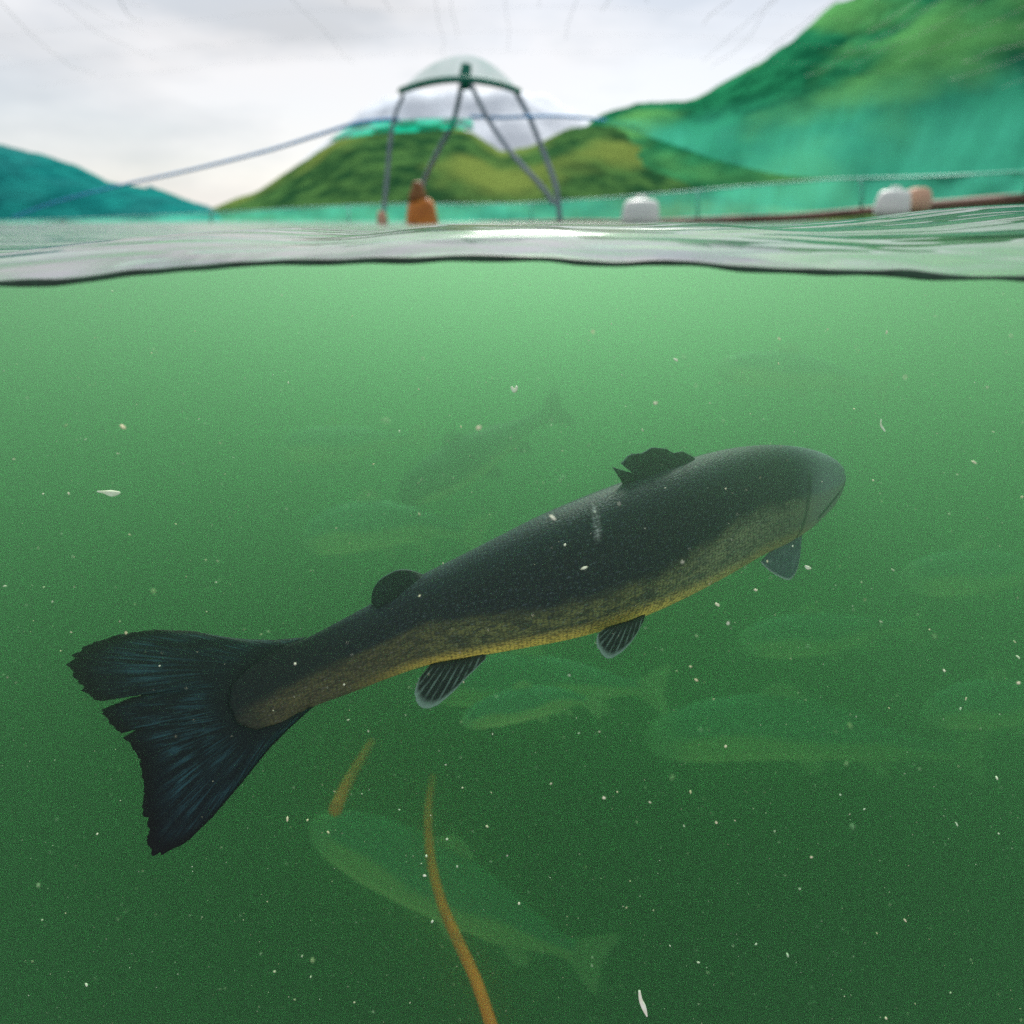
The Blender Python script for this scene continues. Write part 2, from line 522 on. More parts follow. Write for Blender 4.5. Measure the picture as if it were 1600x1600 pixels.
leg([(806, 144, SD + .1), (828, 185, SD + .1), (848, 235, SD + .1), (868, 290, SD), (875, 346, SD)], 0.027)
tube("hub", [PY(729, 100, SD), PY(727, 118, SD), PY(728, 140, SD)], [0.05, 0.065, 0.045], m_capr, st)
# cap: an umbrella-like dome of net with a rim
V, F = [], []
apex = PY(726, 88, SD)
rimp = []
for i in range(48):
    th = 2 * PI * i / 48
    x = math.cos(th); y = math.sin(th)
    c = PY(718, 128, SD)
    px = 718 + 92 * x
    droop = 18 * abs(x) ** 2 - 4
    q = PY(px, 128 + droop, SD + 0.5 * y)
    rimp.append(q)
NR = 9
for j in range(NR):
    f = j / (NR - 1)
    for q in rimp:
        z = apex.z + (q.z - apex.z) * (f ** 2.1)
        V.append(Vector((apex.x + (q.x - apex.x) * f, apex.y + (q.y - apex.y) * f, z)))
for j in range(NR - 1):
    for i in range(48):
        i2 = (i + 1) % 48
        F.append((j * 48 + i, j * 48 + i2, (j + 1) * 48 + i2, (j + 1) * 48 + i))
mesh_obj("cap", V, F, m_cap, st)
tube("cap_rim", rimp + rimp[:1], 0.032, m_capr, st, 8)
# guy net edges
r1 = tube("blue_rope", catmull([PY(*p) for p in [(20, 340, 13.5), (90, 315, 13), (180, 292, 12), (270, 272, 11), (330, 258, 10.5), (420, 235, 10), (500, 210, 9), (560, 192, 8.3), (622, 186, SD)]], 50), 0.018, m_blue)
tag(r1, "blue edge rope slanting down left from the net stand", "rope")
r2 = tube("blue_rope", catmull([PY(*p) for p in [(735, 182, SD + .2), (780, 184, SD), (830, 182, SD), (880, 182, 8.4), (946, 188, 9)]], 40), 0.014, m_blue)
tag(r2, "blue rope running level from the stand to the right net sheet", "rope")
sheet("net_band", [(520, 214, 8.6), (560, 193, 8.4), (600, 189, 8.2), (650, 186, 8.1), (700, 184, 8.1), (738, 186, 8.1)],
      [(512, 222, 8.6), (560, 213, 8.4), (600, 208, 8.2), (650, 206, 8.1), (700, 202, 8.1), (740, 204, 8.1)], net_mat("band_net", (0.0, 0.50, 0.33), 0.80, False, 0.12),
      "bright green net band stretched between the legs of the stand", "net")

# floats
def lathe(name, prof, loc, mat, parent=None, seg=28, sx=1, sy=1):
    V, F = [], []
    for r, z in prof:
        for k in range(seg):
            th = 2 * PI * k / seg
            V.append(Vector(loc) + Vector((r * math.cos(th) * sx, r * math.sin(th) * sy, z)))
    for j in range(len(prof) - 1):
        for k in range(seg):
            k2 = (k + 1) % seg
            F.append((j * seg + k, j * seg + k2, (j + 1) * seg + k2, (j + 1) * seg + k))
    F.append(tuple(reversed(range(seg))))
    F.append(tuple((len(prof) - 1) * seg + k for k in range(seg)))
    return mesh_obj(name, V, F, mat, parent)
m_orange = simple_mat("orange_float", (0.62, 0.22, 0.03), (0.40, 0.13, 0.02), 5, 0.5)
m_brown = simple_mat("brown_float", (0.25, 0.11, 0.03), (0.16, 0.07, 0.02), 8, 0.6)
m_white = simple_mat("white_float", (0.78, 0.80, 0.78), (0.66, 0.72, 0.70), 4, 0.5)
m_palef = simple_mat("pale_float", (0.62, 0.42, 0.30), (0.5, 0.3, 0.2), 5, 0.6)
bf = PY(660, 358, 8.2)
of = empty("orange_buoy", bf)
tag(of, "bright orange buoy with brown neck at the foot of the stand's leg", "buoy")
lathe("shell", [(0.12, -0.1), (0.17, -0.03), (0.18, 0.06), (0.165, 0.16), (0.15, 0.24), (0.11, 0.30), (0.06, 0.32)], bf, m_orange, of)
lathe("neck", [(0.105, 0.27), (0.10, 0.34), (0.07, 0.40), (0.05, 0.46), (0.03, 0.48)], bf + Vector((-0.03, -0.02, 0)), m_brown, of)
def white_float(px, py, d, wdt, hgt, label):
    b = PY(px, py, d)
    e = empty("white_float", b)
    tag(e, label, "float", "white floats along the pen collar")
    lathe("shell", [(wdt * .3, -.05), (wdt * .5, 0.0), (wdt * .5, hgt * .25), (wdt * .47, hgt * .6), (wdt * .42, hgt * .9), (wdt * .34, hgt), (wdt * .15, hgt * 1.03)], b, m_white, e, sy=.8)
    tube("handle", catmull([b + Vector((-wdt * .16, 0, hgt * .98)), b + Vector((-wdt * .1, 0, hgt * 1.12)), b + Vector((wdt * .1, 0, hgt * 1.12)), b + Vector((wdt * .16, 0, hgt))], 14), wdt * .035, m_white, e)
white_float(1000, 348, 9.0, 0.46, 0.25, "white block float on the water right of the stand")
white_float(1392, 333, 7.2, 0.33, 0.20, "smaller white float by the collar under the right hillside")
lathe_pf = lathe("leg_float", [(0.03, -0.05), (0.055, 0), (0.06, 0.08), (0.045, 0.15), (0.025, 0.17)], PY(598, 356, SD), m_palef)
tag(lathe_pf, "small pale orange float at the stand's leftmost foot", "float")
lf2 = lathe("brown_float", [(0.08, -0.04), (0.13, 0.0), (0.13, 0.10), (0.10, 0.17), (0.05, 0.19)], PY(1430, 326, 7.4), m_palef)
tag(lf2, "brownish float just right of the smaller white float", "float")

# ---------------------------------------------------------------- fish
def fish_mat(name, back, side, belly, snout, main=False):
    m, nt, out = new_mat(name)
    p = N(nt, 'ShaderNodeBsdfPrincipled')
    v = attr(nt, 'v').outputs['Fac']; s = attr(nt, 's').outputs['Fac']
    pat = attr(nt, 'pat').outputs['Vector']
    n1 = noise_n(nt, pat, 9, 5, 0.65)
    n2 = noise_n(nt, pat, 110, 4, 0.7, (0.6, 1.0, 1.0))
    n3 = noise_n(nt, pat, 330, 3, 0.65)
    # line between back and side moves with noise; further down the flank in mid-body
    low = M(nt, 'MULTIPLY', smooth(nt, s, 0.25, 0.5), 0.34)
    up = M(nt, 'MULTIPLY', smooth(nt, s, 0.60, 0.80), 0.26)
    vv = M(nt, 'ADD', v, M(nt, 'MULTIPLY', M(nt, 'SUBTRACT', n1, 0.5), 0.55))
    vv = M(nt, 'ADD', vv, M(nt, 'MULTIPLY', M(nt, 'SUBTRACT', n2, 0.5), 0.30))
    vv = M(nt, 'SUBTRACT', M(nt, 'ADD', vv, low), up)
    f_side = smooth(nt, vv, 0.18, -0.12) if False else M(nt, 'SUBTRACT', 1.0, smooth(nt, vv, -0.14, 0.20))
    f_bel = M(nt, 'SUBTRACT', 1.0, smooth(nt, M(nt, 'ADD', v, M(nt, 'MULTIPLY', M(nt, 'SUBTRACT', n1, 0.5), 0.2)), -0.92, -0.58))
    f_bel = M(nt, 'MULTIPLY', f_bel, smooth(nt, s, 0.16, 0.36))
    c = mixc(nt, f_side, back, side)
    if main:
        dark = M(nt, 'MULTIPLY', smooth(nt, n2, 0.46, 0.58), 0.85)
        c = mixc(nt, M(nt, 'MULTIPLY', dark, f_side), c, (0.022, 0.028, 0.020))
        br = M(nt, 'MULTIPLY', M(nt, 'MULTIPLY', M(nt, 'SUBTRACT', 1.0, smooth(nt, s, 0.15, 0.38)), f_side), smooth(nt, n3, 0.45, 0.6))
        c = mixc(nt, M(nt, 'MULTIPLY', br, 0.6), c, (0.24, 0.15, 0.07))
        tl_ = M(nt, 'SUBTRACT', 1.0, smooth(nt, s, 0.22, 0.42))
        c = mixc(nt, M(nt, 'MULTIPLY', M(nt, 'MULTIPLY', tl_, f_side), 0.55), c, (0.060, 0.050, 0.022))
        # pale flecks on the back, paler blue upper edge
        c = mixc(nt, M(nt, 'MULTIPLY', smooth(nt, n3, 0.54, 0.66), 0.45), c, (0.11, 0.15, 0.19))
        c = mixc(nt, M(nt, 'MULTIPLY', smooth(nt, v, 0.45, 0.98), 0.18), c, (0.09, 0.14, 0.19))
    c = mixc(nt, f_bel, c, belly)
    if main:
        root_ = M(nt, 'MULTIPLY', M(nt, 'SUBTRACT', 1.0, smooth(nt, s, 0.10, 0.26)), smooth(nt, vv, -0.35, 0.10))
        c = mixc(nt, root_, c, (0.004, 0.010, 0.014))
        c = mixc(nt, M(nt, 'SUBTRACT', 1.0, smooth(nt, M(nt, 'ADD', s, M(nt, 'MULTIPLY', M(nt, 'SUBTRACT', n2, 0.5), 0.12)), 0.0, 0.075)), c, (0.004, 0.011, 0.015))
    fs = M(nt, 'MULTIPLY', smooth(nt, M(nt, 'SUBTRACT', s, M(nt, 'MULTIPLY', v, 0.010)), 0.880, 0.960), 0.85)
    c = mixc(nt, fs, c, snout)
    if main:
        c = mixc(nt, M(nt, 'MULTIPLY', M(nt, 'MULTIPLY', smooth(nt, s, 0.55, 0.80), f_side), 0.55), c, (0.26, 0.31, 0.20))
        c = mixc(nt, M(nt, 'MULTIPLY', smooth(nt, s, 0.70, 0.92), 0.5), c, (0.022, 0.038, 0.046))
        # gill cover edge and jaw line
        g = M(nt, 'SUBTRACT', M(nt, 'SUBTRACT', s, 0.908), M(nt, 'MULTIPLY', v, 0.018))
        gl = M(nt, 'SUBTRACT', 1.0, smooth(nt, M(nt, 'ABSOLUTE', g), 0.0010, 0.0080))
        gl = M(nt, 'MULTIPLY', gl, M(nt, 'SUBTRACT', 1.0, smooth(nt, v, 0.35, 0.6)))
        c = mixc(nt, M(nt, 'MULTIPLY', gl, 0.65), c, (0.010, 0.02, 0.02))
        j = M(nt, 'ABSOLUTE', M(nt, 'SUBTRACT', v, M(nt, 'SUBTRACT', M(nt, 'MULTIPLY', M(nt, 'SUBTRACT', s, 0.93), 7.0), 0.72)))
        jl = M(nt, 'MULTIPLY', M(nt, 'SUBTRACT', 1.0, smooth(nt, j, 0.03, 0.10)), smooth(nt, s, 0.93, 0.94))
        c = mixc(nt, M(nt, 'MULTIPLY', jl, 0.95), c, (0.015, 0.03, 0.03))
        # healed pale scratch on the back
        sx_ = M(nt, 'SUBTRACT', 1.0, smooth(nt, M(nt, 'ABSOLUTE', M(nt, 'ADD', M(nt, 'SUBTRACT', s, 0.540), M(nt, 'MULTIPLY', M(nt, 'SUBTRACT', v, 0.6), -0.02))), 0.001, 0.008))
        sy_ = M(nt, 'MULTIPLY', smooth(nt, v, 0.42, 0.62), M(nt, 'SUBTRACT', 1.0, smooth(nt, v, 0.80, 0.97)))
        sc2 = M(nt, 'MULTIPLY', M(nt, 'MULTIPLY', sx_, sy_), smooth(nt, n2, 0.35, 0.6))
        c = mixc(nt, M(nt, 'MULTIPLY', sc2, 0.85), c, (0.45, 0.50, 0.50))
        vo = N(nt, 'ShaderNodeTexVoronoi'); vo.inputs['Scale'].default_value = 430; vo.inputs['Randomness'].default_value = 0.55
        mp = N(nt, 'ShaderNodeMapping'); mp.inputs['Scale'].default_value = (0.8, 1.15, 1); mp.inputs['Rotation'].default_value = (0, 0, 0.0)
        L(nt, pat, mp.inputs[0]); L(nt, mp.outputs[0], vo.inputs['Vector'])
        dd = vo.outputs['Distance']
        c = mixc(nt, M(nt, 'MULTIPLY', M(nt, 'SUBTRACT', 1.0, smooth(nt, dd, 0.05, 0.40)), M(nt, 'MULTIPLY', smooth(nt, n2, 0.35, 0.65), 0.28)), c, (0.13, 0.165, 0.19))
        scl = M(nt, 'MULTIPLY', M(nt, 'MULTIPLY', smooth(nt, dd, 0.30, 0.70), 0.75), M(nt, 'SUBTRACT', 1.0, smooth(nt, s, 0.86, 0.91)))
        c = mixc(nt, scl, c, (0.018, 0.022, 0.022))
        b = N(nt, 'ShaderNodeBump'); b.inputs['Strength'].default_value = 0.55; b.inputs['Distance'].default_value = 0.0008; b.invert = True
        L(nt, dd, b.inputs['Height']); L(nt, b.outputs[0], p.inputs['Normal'])
    L(nt, c, p.inputs['Base Color'])
    p.inputs['Roughness'].default_value = 0.55
    p.inputs['Specular IOR Level'].default_value = 0.12
    L(nt, p.outputs[0], out.inputs[0])
    return m
def fin_mat(name, dark, streak, rim, rim_lo=0.86, rays=70, slit=0.0):
    m, nt, out = new_mat(name)
    t = attr(nt, 't').outputs['Fac']; u = attr(nt, 'u').outputs['Fac']; e = attr(nt, 'e').outputs['Fac']
    cb = N(nt, 'ShaderNodeCombineXYZ')
    L(nt, M(nt, 'MULTIPLY', t, rays), cb.inputs[0]); L(nt, M(nt, 'MULTIPLY', u, 2.2), cb.inputs[1])
    n = N(nt, 'ShaderNodeTexNoise'); n.inputs['Scale'].default_value = 1.0; n.inputs['Detail'].default_value = 5; n.inputs['Roughness'].default_value = 0.7
    L(nt, cb.outputs[0], n.inputs['Vector'])
    f = smooth(nt, n.outputs['Fac'], 0.45, 0.66)
    if slit:
        w_ = M(nt, 'SINE', M(nt, 'ADD', M(nt, 'MULTIPLY', t, rays * 6.283), M(nt, 'MULTIPLY', n.outputs['Fac'], 2.5)))
        f = M(nt, 'MULTIPLY', smooth(nt, w_, 0.2, 0.95), 0.9)
    big = N(nt, 'ShaderNodeTexNoise'); big.inputs['Scale'].default_value = 3.0
    cb2 = N(nt, 'ShaderNodeCombineXYZ'); L(nt, M(nt, 'MULTIPLY', t, 2.0), cb2.inputs[0]); L(nt, u, cb2.inputs[1]); L(nt, cb2.outputs[0], big.inputs['Vector'])
    mid = M(nt, 'MULTIPLY', smooth(nt, u, 0.02, 0.35), M(nt, 'SUBTRACT', 1.0, smooth(nt, u, 0.72, 0.97)))
    f = M(nt, 'MULTIPLY', M(nt, 'MULTIPLY', f, mid), smooth(nt, big.outputs['Fac'], 0.25, 0.6))
    c = mixc(nt, f, dark, streak)
    c = mixc(nt, smooth(nt, e, rim_lo, 1.0), c, rim)
    p = N(nt, 'ShaderNodeBsdfPrincipled'); L(nt, c, p.inputs['Base Color']); p.inputs['Roughness'].default_value = 0.6
    p.inputs['Specular IOR Level'].default_value = 0.25
    tl = N(nt, 'ShaderNodeBsdfTranslucent'); L(nt, c, tl.inputs[0])
    mx = N(nt, 'ShaderNodeMixShader'); mx.inputs[0].default_value = 0.35
    L(nt, p.outputs[0], mx.inputs[1]); L(nt, tl.outputs[0], mx.inputs[2])
    b = N(nt, 'ShaderNodeBump'); b.inputs['Strength'].default_value = 0.5; b.inputs['Distance'].default_value = 0.0012
    L(nt, n.outputs['Fac'], b.inputs['Height']); L(nt, b.outputs[0], p.inputs['Normal'])
    L(nt, mx.outputs[0], out.inputs[0])
    return m

def fish_body(name, stations, mat, parent, wide=0.55, roll=0.22, nst=140, seg=64):
    """stations: (top x, top y, bottom x, bottom y, distance, width factor)"""
    ST = catmull(stations, nst)
    C, U, H, W = [], [], [], []
    for (tx, ty, bx, by, d, wf) in ST:
        a, b = P(tx, ty, d), P(bx, by, d)
        C.append((a + b) / 2); U.append((a - b).normalized()); H.append((a - b).length / 2); W.append(wf)
    acc = [0.0]
    for a, b in zip(C, C[1:]): acc.append(acc[-1] + (b - a).length)
    V, vs, ss, uv = [], [], [], []
    for i in range(nst):
        T = (C[min(i + 1, nst - 1)] - C[max(i - 1, 0)]).normalized()
        Lt = T.cross(U[i]).normalized()          # towards the camera for a fish heading right
        if Lt.dot(Vector((0, 0, CAM_Z)) - C[i]) < 0: Lt = -Lt
        q_ = max(0.0, min(1.0, (i / (nst - 1) - 0.06) / 0.3))
        rl = roll * q_ * q_ * (3 - 2 * q_)
        Ux = U[i] * math.cos(rl) + Lt * math.sin(rl)
        Lx = Lt * math.cos(rl) - U[i] * math.sin(rl)
        k = W[i] * wide
        a = H[i] / math.sqrt(math.cos(rl) ** 2 + (k * math.sin(rl)) ** 2)
        for q in range(seg):
            th = 2 * PI * q / seg
            c, s = math.cos(th), math.sin(th)
            sx = math.copysign(abs(s) ** 0.92, s)
            V.append(C[i] + Ux * (a * c) + Lx * (a * k * sx))
            vs.append(c); ss.append(acc[i] / acc[-1])
            uv.append((acc[i], (th if th < PI else 2 * PI - th) * 0.062 + (0.5 if th > PI else 0)))
    F = []
    for i in range(nst - 1):
        for q in range(seg):
            q2 = (q + 1) % seg
            F.append((i * seg + q, i * seg + q2, (i + 1) * seg + q2, (i + 1) * seg + q))
    F.append(tuple(reversed(range(seg)))); F.append(tuple((nst - 1) * seg + q for q in range(seg)))
    return mesh_obj(name, V, F, mat, parent, attrs={'v': vs, 's': ss}, uv=uv)

def fin(name, base, edge, mat, parent, th=0.0022, nt_=80, nu=16, rag=0.0, bend=0.0, poly=False, noisy=0.0):
    """base, edge: (px, py, distance) rows; a thin solid web between them"""
    B = lin(base, nt_)
    E = lin(edge, nt_) if poly else catmull(edge, nt_)
    pts, ta, ua, ea = [], [], [], []
    for j in range(nu):
        u = j / (nu - 1)
        for i in range(nt_):
            t = i / (nt_ - 1)
            r = rag * noise.noise(Vector((t * nt_ * 0.33, 5.0, 1.0))) + rag * 0.6 * noise.noise(Vector((t * nt_ * 0.9, 9.0, 1.0)))
            uu = u * (1 + r)
            x = [B[i][k] + (E[i][k] - B[i][k]) * uu for k in range(3)]
            x[2] += bend * math.sin(PI * t * 1.5 + 0.4) * u * u + noisy * math.sin(t * 19) * u
            pts.append(P(*x)); ta.append(t); ua.append(u)
            ea.append(u)
    n = len(pts)
    V = []
    for sgn in (-1, 1):
        for j in range(nu):
            for i in range(nt_):
                p = pts[j * nt_ + i]
                a = pts[j * nt_ + min(i + 1, nt_ - 1)] - pts[j * nt_ + max(i - 1, 0)]
                b = pts[min(j + 1, nu - 1) * nt_ + i] - pts[max(j - 1, 0) * nt_ + i]
                nn = a.cross(b)
                if nn.length < 1e-12: nn = Vector((0, 1, 0))
                nn.normalize()
                u = j / (nu - 1); t = i / (nt_ - 1)
                side = min(1.0, min(t, 1 - t) * 12 + 0.15)
                V.append(p + nn * (sgn * th * (1 - 0.85 * u) * side * 0.5))
    F = [f for f in grid_faces(nt_, nu)] + [tuple(reversed(f)) for f in grid_faces(nt_, nu, n)]
    rim = [i for i in range(nt_)] + [j * nt_ + nt_ - 1 for j in range(1, nu)] + [(nu - 1) * nt_ + i for i in reversed(range(nt_ - 1))] + [j * nt_ for j in reversed(range(1, nu - 1))]
    for a, b in zip(rim, rim[1:] + rim[:1]):
        F.append((b, a, a + n, b + n))
    return mesh_obj(name, V, F, mat, parent, attrs={'t': ta * 2, 'u': ua * 2, 'e': ea * 2})

def dist_main(px):                    # tail nearer, head further
    return interp(px, [(90, 0.468), (400, 0.475), (800, 0.49), (1320, 0.56)])
st_main = [(343, 1080, 356, 1116, .08), (352, 1058, 378, 1150, .10), (385, 1036, 425, 1146, .15), (430, 1014, 462, 1122, .28), (480, 996, 492, 1104, .45),
           (530, 970, 545, 1085, .62), (585, 940, 605, 1062, .76), (650, 902, 665, 1042, .9), (715, 870, 740, 1028, .97), (780, 837, 815, 1015, 1), (845, 804, 885, 1002, 1.02),
           (910, 776, 950, 985, 1.03), (970, 753, 1015, 962, 1.04), (1030, 731, 1080, 932, 1.05), (1085, 714, 1140, 900, 1.05), (1140, 702, 1195, 868, 1.05),
           (1195, 697, 1236, 848, 1.05), (1245, 700, 1266, 828, 1.05), (1278, 708, 1290, 806, 1.05), (1300, 718, 1306, 788, 1.0), (1314, 730, 1316, 769, .95), (1320, 742, 1320, 757, .9)]
st_main = [(a, b, c, d, dist_main((a + c) / 2), f) for a, b, c, d, f in st_main]
m_fish = fish_mat("dark_salmon_skin", (0.006, 0.010, 0.020), (0.15, 0.155, 0.055), (0.85, 0.62, 0.11), (0.27, 0.35, 0.37), True)  # last colour: snout paled, the water haze put into it
m_tail = fin_mat("tail_fin_skin", (0.004, 0.012, 0.017), (0.03, 0.11, 0.14), (0.002, 0.005, 0.007), 0.80, 150)
m_dors = fin_mat("dorsal_fin_skin", (0.007, 0.015, 0.018), (0.02, 0.04, 0.05), (0.08, 0.13, 0.14), 0.95, 30)
m_pale = fin_mat("lower_fin_skin", (0.010, 0.020, 0.022), (0.16, 0.25, 0.23), (0.28, 0.44, 0.38), 0.78, 9, 1.0)
m_pect = fin_mat("pectoral_fin_skin", (0.08, 0.13, 0.15), (0.18, 0.26, 0.28), (0.45, 0.55, 0.55), 0.93, 14)
salmon = empty("salmon", P(800, 960, 0.70))
tag(salmon, "large dark blue-backed salmon with yellow belly and torn tail swimming right", "fish")
fish_body("body", st_main, m_fish, salmon)
def dm(pts, off=0.0): return [(x, y, dist_main(x) + off) for x, y in pts]
fin("tail_fin", dm([(470, 1000), (420, 1022), (385, 1045), (362, 1070), (358, 1100), (372, 1130), (400, 1140), (440, 1128), (480, 1106)]),
    dm([(480, 995), (430, 1000), (380, 999), (340, 994), (300, 986), (235, 984), (180, 993), (140, 1006), (120, 1020), (107, 1037), (116, 1056), (131, 1078), (150, 1094), (160, 1095),
        (200, 1088), (252, 1078), (200, 1092), (158, 1109), (172, 1129), (188, 1146), (228, 1131), (194, 1151), (206, 1165), (219, 1190), (226, 1230), (222, 1260), (234, 1296), (229, 1315),
        (241, 1337), (262, 1331), (290, 1317), (330, 1279), (380, 1220), (420, 1170), (450, 1140), (490, 1104)]),
    m_tail, salmon, th=0.004, nt_=420, nu=22, rag=0.03, bend=0.004, poly=True)
fin("dorsal_fin", dm([(978, 775), (1010, 762), (1050, 742), (1092, 722)], -0.012),
    dm([(974, 752), (957, 730), (984, 738), (992, 742), (970, 724), (980, 713), (988, 709), (1003, 708), (1018, 699), (1040, 701), (1052, 708), (1066, 705), (1082, 713)], -0.012),
    m_dors, salmon, th=0.006, nt_=140, nu=12, rag=0.02, poly=True)
fin("adipose_fin", dm([(585, 952), (610, 938), (640, 922), (668, 905)], -0.006), dm([(580, 940), (582, 924), (592, 907), (610, 895), (625, 890), (642, 891), (662, 898)], -0.006),
    m_dors, salmon, th=0.012, nt_=60, nu=10)
fin("anal_fin", dm([(672, 1038), (700, 1032), (730, 1028), (760, 1020)]), dm([(655, 1060), (648, 1080), (652, 1098), (663, 1107), (682, 1102), (707, 1082), (732, 1056), (759, 1030)]),
    m_pale, salmon, th=0.004, nt_=80, nu=14, rag=0.03)
fin("pelvic_fin", dm([(945, 982), (965, 976), (985, 970), (1008, 960)], -0.02), dm([(934, 990), (932, 1006), (940, 1021), (952, 1029), (972, 1018), (990, 998), (1006, 970)], -0.02),
    m_pale, salmon, th=0.004, nt_=60, nu=14, rag=0.03)
fin("pectoral_fin", dm([(1212, 852), (1225, 842), (1240, 838), (1254, 834)]), dm([(1188, 878), (1200, 890), (1217, 901), (1233, 906), (1244, 893), (1250, 870), (1252, 842)]),
    m_pect, salmon, th=0.004, nt_=60, nu=14)

# other salmon, deeper and further off in the green water
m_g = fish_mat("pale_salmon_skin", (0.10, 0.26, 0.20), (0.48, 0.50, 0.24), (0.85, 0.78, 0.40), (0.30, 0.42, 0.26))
m_gd = fish_mat("dim_salmon_skin", (0.02, 0.06, 0.06), (0.06, 0.11, 0.07), (0.5, 0.5, 0.25), (0.06, 0.1, 0.08))
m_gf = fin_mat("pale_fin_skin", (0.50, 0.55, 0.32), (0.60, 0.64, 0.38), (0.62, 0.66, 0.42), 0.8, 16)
m_gfd = fin_mat("dim_fin_skin", (0.05, 0.10, 0.08), (0.08, 0.14, 0.10), (0.1, 0.16, 0.12), 0.8, 16)
PROF = [(0, .04), (.03, .30), (.08, .55), (.16, .78), (.28, .96), (.40, 1.0), (.52, .95), (.66, .76), (.78, .52), (.88, .33), (.94, .30), (1.0, .34)]
def far_fish(label, spine, half, mat, fmat, roll=0.15, tail=1.0, belly=1):
    """spine: (px, py, distance) from snout to tail root; half: half depth of body in photo pixels"""
    n = 26
    Sp = catmull(spine, n)
    stn = []
    fr = []
    for i, (x, y, d) in enumerate(Sp):
        a, b = Sp[max(i - 1, 0)], Sp[min(i + 1, n - 1)]
        tx, ty = b[0] - a[0], b[1] - a[1]
        l = math.hypot(tx, ty); tx /= l; ty /= l
        nx, ny = -ty, tx
        if ny > 0: nx, ny = -nx, -ny       # up in the picture
        h = interp(i / (n - 1), PROF) * half
        wf = 1.0 if i < n * 0.7 else 1 - 0.6 * (i / (n - 1) - 0.7) / 0.3
        stn.append((x + nx * h, y + ny * h, x - nx * h, y - ny * h, d, wf))
        fr.append((x, y, d, tx, ty, nx, ny, h))
    mid = Sp[n // 2]
    root = empty("salmon", P(*mid))
    tag(root, label, "fish", "faint salmon swimming behind in the green water")
    fish_body("body", list(reversed(stn)), mat, root, roll=roll - 0.25, nst=70, seg=36)
    def loc(f, a, u):                       # along tangent a, up u from the spine at fraction f
        x, y, d, tx, ty, nx, ny, h = fr[int(f * (n - 1))]
        return (x + tx * a + nx * u, y + ty * a + ny * u, d)
    h = half
    T = tail
    fin("tail_fin", [loc(1, -h * .15, h * .25), loc(1, -h * .05, 0), loc(1, -h * .15, -h * .25)],
        [loc(1, h * .1, h * .40), loc(1, h * 1.05 * T, h * .95 * T), loc(1, h * 1.0 * T, h * .4 * T), loc(1, h * .92 * T, 0), loc(1, h * 1.0 * T, -h * .4 * T), loc(1, h * 1.05 * T, -h * .95 * T), loc(1, h * .1, -h * .40)],
        fmat, root, th=0.005, nt_=50, nu=8, rag=0.02)
    hb = interp(.45, PROF) * h
    fin("dorsal_fin", [loc(.40, 0, hb * .93), loc(.46, 0, hb * .93), loc(.53, 0, hb * .9)], [loc(.42, 0, hb * 1.06), loc(.46, 0, hb * 1.4), loc(.50, h * .1, hb * 1.36), loc(.55, h * .1, hb * 1.08)],
        fmat, root, th=0.005, nt_=30, nu=6)
    ha = interp(.74, PROF) * h
    fin("anal_fin", [loc(.70, 0, -ha * .9), loc(.75, 0, -ha * .9), loc(.79, 0, -ha * .85)], [loc(.71, h * .1, -ha * 1.1), loc(.76, h * .1, -ha * 1.75), loc(.80, h * .15, -ha * 1.7), loc(.82, h * .1, -ha * 1.1)],
        fmat, root, th=0.005, nt_=30, nu=6)
    hp = interp(.55, PROF) * h
    fin("pelvic_fin", [loc(.52, 0, -hp * .9), loc(.55, 0, -hp * .9), loc(.58, 0, -hp * .88)], [loc(.54, 0, -hp * 1.1), loc(.58, 0, -hp * 1.42), loc(.61, 0, -hp * 1.38), loc(.61, 0, -hp * 1.05)],
        fmat, root, th=0.005, nt_=30, nu=6)
    return root
far_fish("pale salmon heading left at the bottom, crossed by the orange rope", [(483, 1285, 1.34), (540, 1310, 1.34), (620, 1345, 1.35), (700, 1385, 1.36), (780, 1430, 1.40), (850, 1466, 1.41), (895, 1485, 1.42)], 54, m_g, m_gf)
far_fish("pale arched salmon heading left at right, below the large salmon", [(1006, 1160, 1.40), (1060, 1150, 1.40), (1150, 1138, 1.40), (1240, 1138, 1.41), (1330, 1150, 1.44), (1410, 1168, 1.48), (1490, 1176, 1.53)], 50, m_g, m_gf)
far_fish("faint salmon behind the large one, its tail right of the pelvic fin", [(650, 1075, 1.46), (720, 1068, 1.42), (800, 1064, 1.39), (880, 1066, 1.36), (950, 1072, 1.34), (1000, 1075, 1.32)], 42, m_g, m_gf)
far_fish("faint dark-backed salmon slanting up right above the large salmon's middle", [(622, 778, 1.25), (660, 758, 1.25), (710, 730, 1.28), (760, 700, 1.29), (810, 672, 1.34), (850, 650, 1.39)], 36, m_gd, m_gfd)
far_fish("barely visible salmon at upper left with a pale jaw", [(430, 703, 1.46), (480, 698, 1.46), (530, 694, 1.50), (590, 690, 1.55), (640, 684, 1.59)], 30, m_g, m_gf)
far_fish("faint salmon heading left between the large salmon's head and the arched one", [(1150, 1005, 1.42), (1210, 998, 1.42), (1280, 990, 1.46), (1350, 984, 1.50), (1410, 980, 1.55)], 34, m_g, m_gf)
far_fish("faint salmon entering at the right edge level with the large salmon's pectoral fin", [(1405, 908, 1.34), (1460, 900, 1.34), (1530, 893, 1.39), (1600, 890, 1.42), (1670, 892, 1.46)], 36, m_g, m_gf)

